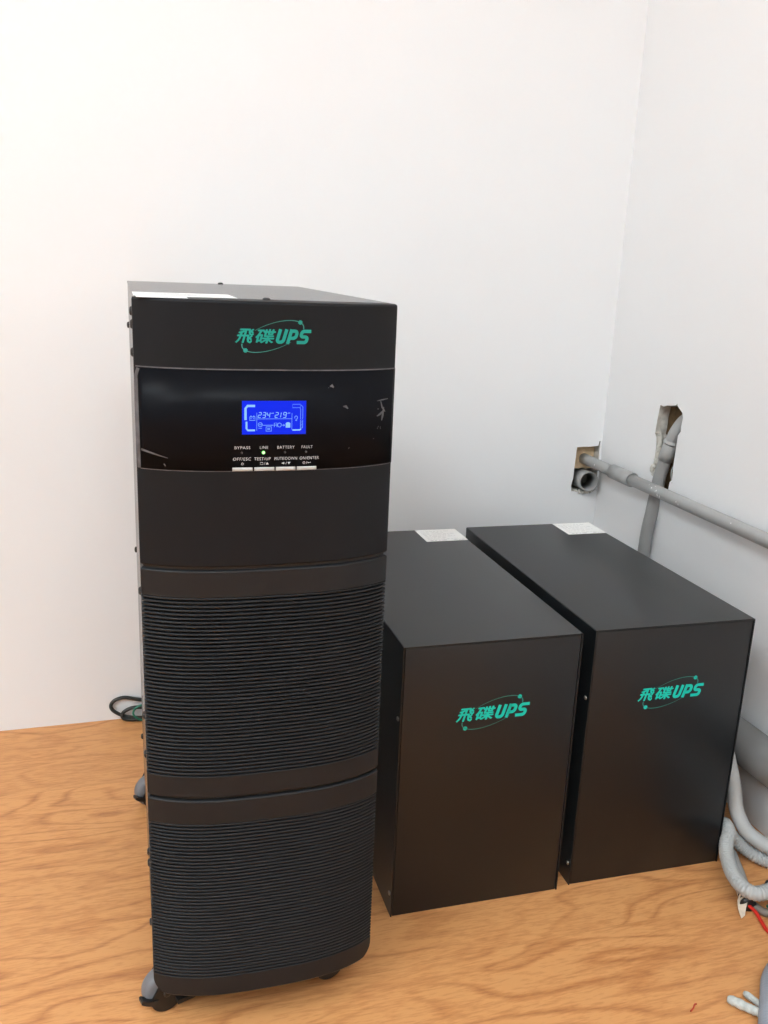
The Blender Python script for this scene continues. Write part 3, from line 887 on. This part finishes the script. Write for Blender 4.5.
# horizontal pipe from the corner hole
t = tag(empty('horizontal_pipe', (-.030, 0, .505)), 'slim grey plastic pipe running level along the right wall', 'pipe')
bm = bmesh.new(); add_tube(bm, along((-.0005, .0190, .0030), (-.0005, -.15, .0010), 6) , .0117, 24)
mesh_obj('pipe_section', bm, M['pvc'], t, 40)
bm = bmesh.new(); add_tube(bm, along((-.0005, -.13, .0012), (-.001, -2.2, -.0226), 10), .0117, 24)
mesh_obj('pipe_section', bm, M['pvc'], t, 40)
bm = bmesh.new()
add_hollow(bm, (-.0005, -.104, .0016), (-.0005, -.178, .0008), .0148, .0119, 28)
mesh_obj('coupling', bm, M['pvc'], t, 40)
bm = bmesh.new()
rnd = random.Random(2)
for yy, ang, s in ((-.262, 150, 1.0), (-.268, 120, .7), (-.276, 165, .6), (-.279, 158, 1.0), (-.285, 190, 1.2), (-.292, 195, 1.3), (-.250, 130, .6), (-.345, 175, .8), (-.352, 190, .8),
                   (-.049, 170, 1.), (-.498, 150, .7)):
    a = math.radians(ang); c = Vector((-.0006 + math.cos(a) * .0118, yy, .0012 + .0115 * (yy + .13) + math.sin(a) * .0118))
    u = Vector((0, 1, 0)); v = Vector((-math.sin(a), 0, math.cos(a))); nn = Vector((math.cos(a), 0, math.sin(a)))
    q = []
    for k in range(9):
        w = 2 * PI * k / 9; r_ = .0016 * s * rnd.uniform(.6, 1.3)
        q.append(bm.verts.new(c + u * math.cos(w) * r_ + v * math.sin(w) * r_ * 1.2 + nn * .0001))
    bm.faces.new(q)
tag(mesh_obj('paint_splatter', bm, M['fleck'], t), 'white paint splashes', kind='stuff')

bm = bmesh.new()
bo = [(-.0612, .4870), (-.0400, .4855), (-.0280, .4880), (-.0250, .4850), (-.0055, .4860), (-.0055, .5360), (-.030, .5365), (-.0590, .5350)]
va = [bm.verts.new((x, .0200, z)) for x, z in bo]; vb = [bm.verts.new((x, .0260, z)) for x, z in bo]
bm.faces.new(va); bm.faces.new(vb[::-1])
for k in range(len(bo)): bm.faces.new((va[k], va[(k + 1) % len(bo)], vb[(k + 1) % len(bo)], vb[k]))
bmesh.ops.recalc_face_normals(bm, faces=bm.faces)
tag(mesh_obj('packing_board', bm, M['board']), 'tan board piece in the corner hole behind the slim pipe', 'board')

# open pipe stub in the corner hole
bm = bmesh.new(); add_hollow(bm, (-.0325, -.0170, .4640), (-.0225, .045, .4595), .0216, .0190, 36)
tag(mesh_obj('pipe_stub', bm, M['pvc'], None, 40), 'wide open grey pipe end inside the corner hole', 'pipe')

# pipe that drops from the slot in the right wall
t = tag(empty('vertical_pipe', (0, -.16, 0)), 'grey pipe bending out of the wall slot and dropping behind the cabinet', 'pipe')
def vp(p): return (p[0], p[1] + .16, p[2])
elbow = spline([vp(p) for p in ((.050, -.2640, .650), (.036, -.2590, .648), (.022, -.2500, .637), (.013, -.2440, .619), (.0095, -.2395, .604), (.008, -.2365, .592))], .003)
bm = bmesh.new(); add_tube(bm, elbow, .0125, 24); mesh_obj('elbow', bm, M['pvc'], t, 40)
bm = bmesh.new()
add_tube(bm, [Vector(vp(p)) for p in ((.0085, -.2378, .598), (.0075, -.2300, .570), (.006, -.2268, .556))], .0145, 24)
add_tube(bm, [Vector(vp(p)) for p in ((.0083, -.2366, .5935), (.0081, -.2359, .5910))], .0158, 24)
mesh_obj('coupling', bm, M['pvc'], t, 40)
low = spline([vp(p) for p in ((.0065, -.2280, .563), (.0045, -.2245, .540), (.0020, -.2228, .5255), (-.0020, -.2232, .495), (-.0080, -.2255, .455), (-.0135, -.2252, .410), (-.0140, -.2235, .366), (-.0140, -.2150, .20), (-.0140, -.205, .0))], .008)
bm = bmesh.new(); add_tube(bm, low, .0125, 24); mesh_obj('pipe_section', bm, M['pvc_dark'], t, 40)

# thin tie wire beside the coupling
bm = bmesh.new()
add_tube(bm, spline([(.020, -.2580, .505), (.008, -.2550, .520), (.006, -.2520, .540), (.012, -.2540, .553), (.020, -.2565, .540), (.016, -.2530, .525)], .003), .0011, 8)
tag(mesh_obj('tie_wire', bm, M['paper'], None, 60), 'thin pale wire loop beside the pipe in the wall slot', 'wire')

# large pipe low on the right wall
bm = bmesh.new()
add_tube(bm, along((-.0345, -.235, .1535), (-.0345, -2.2, .1535), 12), .0340, 40)
tag(mesh_obj('large_pipe', bm, M['pvc_big'], None, 40), 'thick grey pipe running low along the right wall', 'pipe')

# ------------------------------------------------------------------ flexible conduits on the floor
def conduit(name, ctrl, r, mat, label, corr=.05, pitch=.0046, group=None):
    st = pitch / 4
    pts = spline(ctrl, st)
    bm = bmesh.new()
    add_tube(bm, pts, r, 18, 0, True, lambda i: r * (1 - corr * (0, .5, 1, .5)[i % 4]))
    return tag(mesh_obj(name, bm, mat, None, 60), label, 'conduit', group)

conduit('flexible_conduit', [(-.0905, -.235, .0130), (-.093, -.32, .050), (-.094, -.45, .160), (-.092, -.55, .212), (-.0895, -.60, .198), (-.0885, -.6300, .1558), (-.0875, -.653, .1139), (-.0850, -.664, .0780), (-.0780, -.682, .0520),
                             (-.068, -.700, .0420), (-.0565, -.722, .0385), (-.044, -.760, .0370), (-.040, -.83, .030), (-.040, -.92, .0140), (-.040, -1.05, .0125)],
        .0118, M['conduit'], 'smooth pale grey conduit swooping down right beside the right battery cabinet', .012, group='grey flexible conduits')
conduit('flexible_conduit', [(-.07, -.98, .0120), (-.07, -.86, .0125), (-.08, -.81, .0220), (-.105, -.800, .0340), (-.1310, -.8050, .0370), (-.1530, -.8040, .0370), (-.1620, -.7860, .0370), (-.1560, -.7550, .0375), (-.1430, -.7240, .0435),
                             (-.1295, -.7045, .0505), (-.1165, -.6930, .0550), (-.1100, -.6790, .0570), (-.1055, -.6680, .0545), (-.0965, -.6745, .0385), (-.0785, -.6880, .0200), (-.0650, -.7050, .0130), (-.0530, -.7200, .0122), (-.025, -.760, .0122), (-.0135, -.83, .0122), (-.0135, -1.0, .0122)],
        .0112, M['conduit_rib'], 'ribbed grey conduit kinked at the right cabinet corner and looping over the floor', .13, group='grey flexible conduits')
dc = conduit('flexible_conduit', [(-.0900, -.630, .0106), (-.0985, -.675, .0106), (-.1095, -.703, .0106), (-.1245, -.737, .0106), (-.1390, -.765, .0106), (-.1480, -.784, .0108)],
        .0105, M['conduit_mid'], 'ribbed grey conduit end with wires coming out under the loop', .15, group='grey flexible conduits')
bm = bmesh.new()
add_tube(bm, [(-.1425, -.7725, .0115), (-.1480, -.7840, .0113), (-.1535, -.7950, .0108)], .0112, 16)
fl = [(-.1570, -.7790, .0190), (-.1640, -.7835, .0120), (-.1690, -.7930, .0055), (-.1745, -.8080, .0010), (-.1665, -.8050, .0016), (-.1610, -.7990, .0080), (-.1545, -.7930, .0170)]
va = [bm.verts.new(p) for p in fl]; vb = [bm.verts.new((p[0] + .0006, p[1] - .0002, p[2] + .0012)) for p in fl]
bm.faces.new(va); bm.faces.new(vb[::-1])
for k in range(len(fl)): bm.faces.new((va[k], va[(k + 1) % len(fl)], vb[(k + 1) % len(fl)], vb[k]))
bmesh.ops.recalc_face_normals(bm, faces=bm.faces)
mesh_obj('tape_wrap', bm, M['tape'], dc, 30)['label'] = 'cream tape flap'
bm = bmesh.new()
for k in range(3):
    c = Vector((-.1455 - k * .0038, -.7790 - k * .0072, .0113))
    d = Vector((-.0055, -.0110, -.0003)).normalized()
    add_tube(bm, [c, c + d * .0028], .0117, 16)
mesh_obj('tape_band', bm, M['black_plastic'], dc, 40)['label'] = 'black tape bands'

def wire(name, ctrl, r, mat, label, cat='wire', group=None):
    bm = bmesh.new(); add_tube(bm, spline(ctrl, .003), r, 10)
    return tag(mesh_obj(name, bm, mat, None, 60), label, cat, group)
wire('red_wire', [(-.1500, -.7880, .0110), (-.1520, -.7960, .0090), (-.1500, -.8070, .0075), (-.1515, -.8220, .0040), (-.1555, -.8430, .0028), (-.1480, -.868, .0028), (-.125, -.90, .0028)], .0027, M['red'], 'red wire coming out of the taped conduit end')
wire('brown_cable', [(-.1440, -.7930, .0075), (-.1405, -.8040, .0066), (-.1360, -.8110, .0062), (-.1240, -.8180, .0062), (-.100, -.835, .0062)], .0060, M['sheath'], 'short grey brown cable stub beside the red wire', 'cable')
wire('green_wire', [(-.1290, -.8060, .0120), (-.1300, -.8170, .0140), (-.1340, -.8270, .0030), (-.1180, -.8420, .0026), (-.095, -.850, .0026)], .0024, M['cable_green'], 'green wire at the edge beside the red wire')
# two dark cable clips gripping the conduits at the picture's right edge
for p, q, lab in (((-.105, -.748, .0), (-.078, -.735, .022), 'small black clip lying under the swooping conduit'), ((-.122, -.818, .0125), (-.100, -.778, .0540), 'black band around the ribbed conduit loop')):
    bm = bmesh.new()
    if 'band' in lab:
        add_hollow(bm, (-.1085, -.8018, .0352), (-.1165, -.8040, .0366), .0138, .0113, 20)
    else:
        add_tube(bm, spline([(-.096, -.770, .004), (-.092, -.762, .007), (-.086, -.757, .008), (-.079, -.756, .005)], .003), .0042, 10)
    tag(mesh_obj('cable_clip' if 'clip' in lab else 'cable_band', bm, M['black_plastic'], None, 40), lab, 'clip')

# conduit end in the near right corner with two pale cable tails
be = conduit('flexible_conduit', [(-.10, -.905, .0133), (-.150, -.903, .0133), (-.1950, -.9120, .0133), (-.2250, -.9310, .0133), (-.2500, -.9590, .0133), (-.2800, -.9930, .0133), (-.3140, -1.0360, .0133), (-.36, -1.10, .0133)],
             .0130, M['conduit_blue'], 'blue grey ribbed conduit in the near right corner of the floor', .12, group='grey flexible conduits')
bt = tag(empty('cable_tail', (-.2943, -.9368, 0)), 'two pale wrapped cable tails poking out beside the blue grey conduit', 'cable')
for ctrl, r in (([(-.2962, -.9360, .0062), (-.2900, -.9440, .0072), (-.2840, -.9520, .0070), (-.2760, -.9620, .0072), (-.2640, -.9740, .0070)], .0060),
                ([(-.2680, -.9325, .0058), (-.2650, -.9420, .0060), (-.2615, -.9520, .0062), (-.2590, -.9600, .0065)], .0047)):
    bm = bmesh.new(); rnd = random.Random(int(r * 1e4))
    pts = spline(ctrl, .0022)
    ph = [rnd.uniform(.88, 1.08) for _ in pts]
    n_ = len(pts)
    add_tube(bm, [p - Vector(bt.location) for p in pts], r, 12, 0, True, lambda i: r * ph[i] * (.62 if i == 0 else (.85 if i == 1 else 1)))
    mesh_obj('tail', bm, M['paper'], bt, 60)
bm = bmesh.new()
add_tube(bm, spline([(-.3515, -.9370, .0011), (-.3450, -.9335, .0013), (-.3410, -.9300, .0024), (-.3375, -.9290, .0016)], .002), .0010, 8)
tag(mesh_obj('wire_scrap', bm, M['red_chip'], None, 60), 'tiny red wire scrap lying alone on the wood floor', 'scrap')

# ------------------------------------------------------------------ coiled cables against the back wall
wire('black_cable', [(-.900, -0.0079, .0040), (-.940, -0.0079, .022), (-.975, -0.0071, .0370), (-1.000, -0.0063, .0440), (-1.022, -0.0055, .0490), (-1.040, -0.0055, .0440), (-1.047, -0.0063, .0330), (-1.040, -0.0079, .0210), (-1.020, -0.0103, .0100), (-.995, -0.0127, .0052),
                     (-.960, -0.0143, .0042), (-.930, -0.0159, .010), (-.945, -0.0167, .020), (-.985, -0.0135, .0275), (-1.008, -0.0111, .0270), (-1.024, -0.0119, .0190), (-1.024, -0.0147, .0085), (-1.005, -0.0167, .0042), (-.960, -0.0207, .0040), (-.90, -0.0259, .0040)],
     .0036, M['cable_black'], 'black cable coiled against the back wall left of the tower', 'cable')
wire('green_cable', [(-0.8880, -0.0423, .0035), (-0.9380, -0.0423, .0100), (-0.9730, -0.0417, .0115), (-0.9920, -0.0405, .0150), (-1.0045, -0.0387, .0260), (-1.0020, -0.0369, .0370), (-0.9880, -0.0351, .0440), (-0.9630, -0.0345, .0490), (-0.9280, -0.0351, .0380), (-0.9030, -0.0375, .0150),
                     (-0.9230, -0.0441, .0070), (-0.9630, -0.0441, .0075), (-0.9880, -0.0432, .0110), (-0.9730, -0.0453, .0032), (-0.9180, -0.0477, .0030)],
     .0021, M['cable_green'], 'green cable twisted through the black cable coil', 'cable')

# ------------------------------------------------------------------ camera
cam = bpy.data.cameras.new('camera')
cam.sensor_fit = 'VERTICAL'; cam.sensor_height = 24.
cam.lens = 900.492 / 1024 * 24.
cam.clip_start = .02
co = bpy.data.objects.new('camera', cam); COL.objects.link(co)
Rv = Vector((.9560437918629601, -.2904447660594009, .04027537596339679))
Uv = Vector((.03955964760835162, .2638579087595983, .9637499874272968))
Fv = Vector((.2905431161142802, .919793912707467, -.2637496081985573))
co.matrix_world = Matrix(((Rv.x, Uv.x, -Fv.x, -1.03255), (Rv.y, Uv.y, -Fv.y, -1.71026), (Rv.z, Uv.z, -Fv.z, .9), (0, 0, 0, 1)))
scene.camera = co

# ------------------------------------------------------------------ world and view
w = bpy.data.worlds.new('world'); scene.world = w; w.use_nodes = True
w.node_tree.nodes['Background'].inputs[0].default_value = (.8, .85, .9, 1)
w.node_tree.nodes['Background'].inputs[1].default_value = .1
vs = scene.view_settings
vs.view_transform = 'Standard'; vs.look = 'None'; vs.gamma = 1.; vs.use_curve_mapping = False
vs.exposure = -.15
scene.cycles.max_bounces = 8
scene.cycles.use_denoising = True
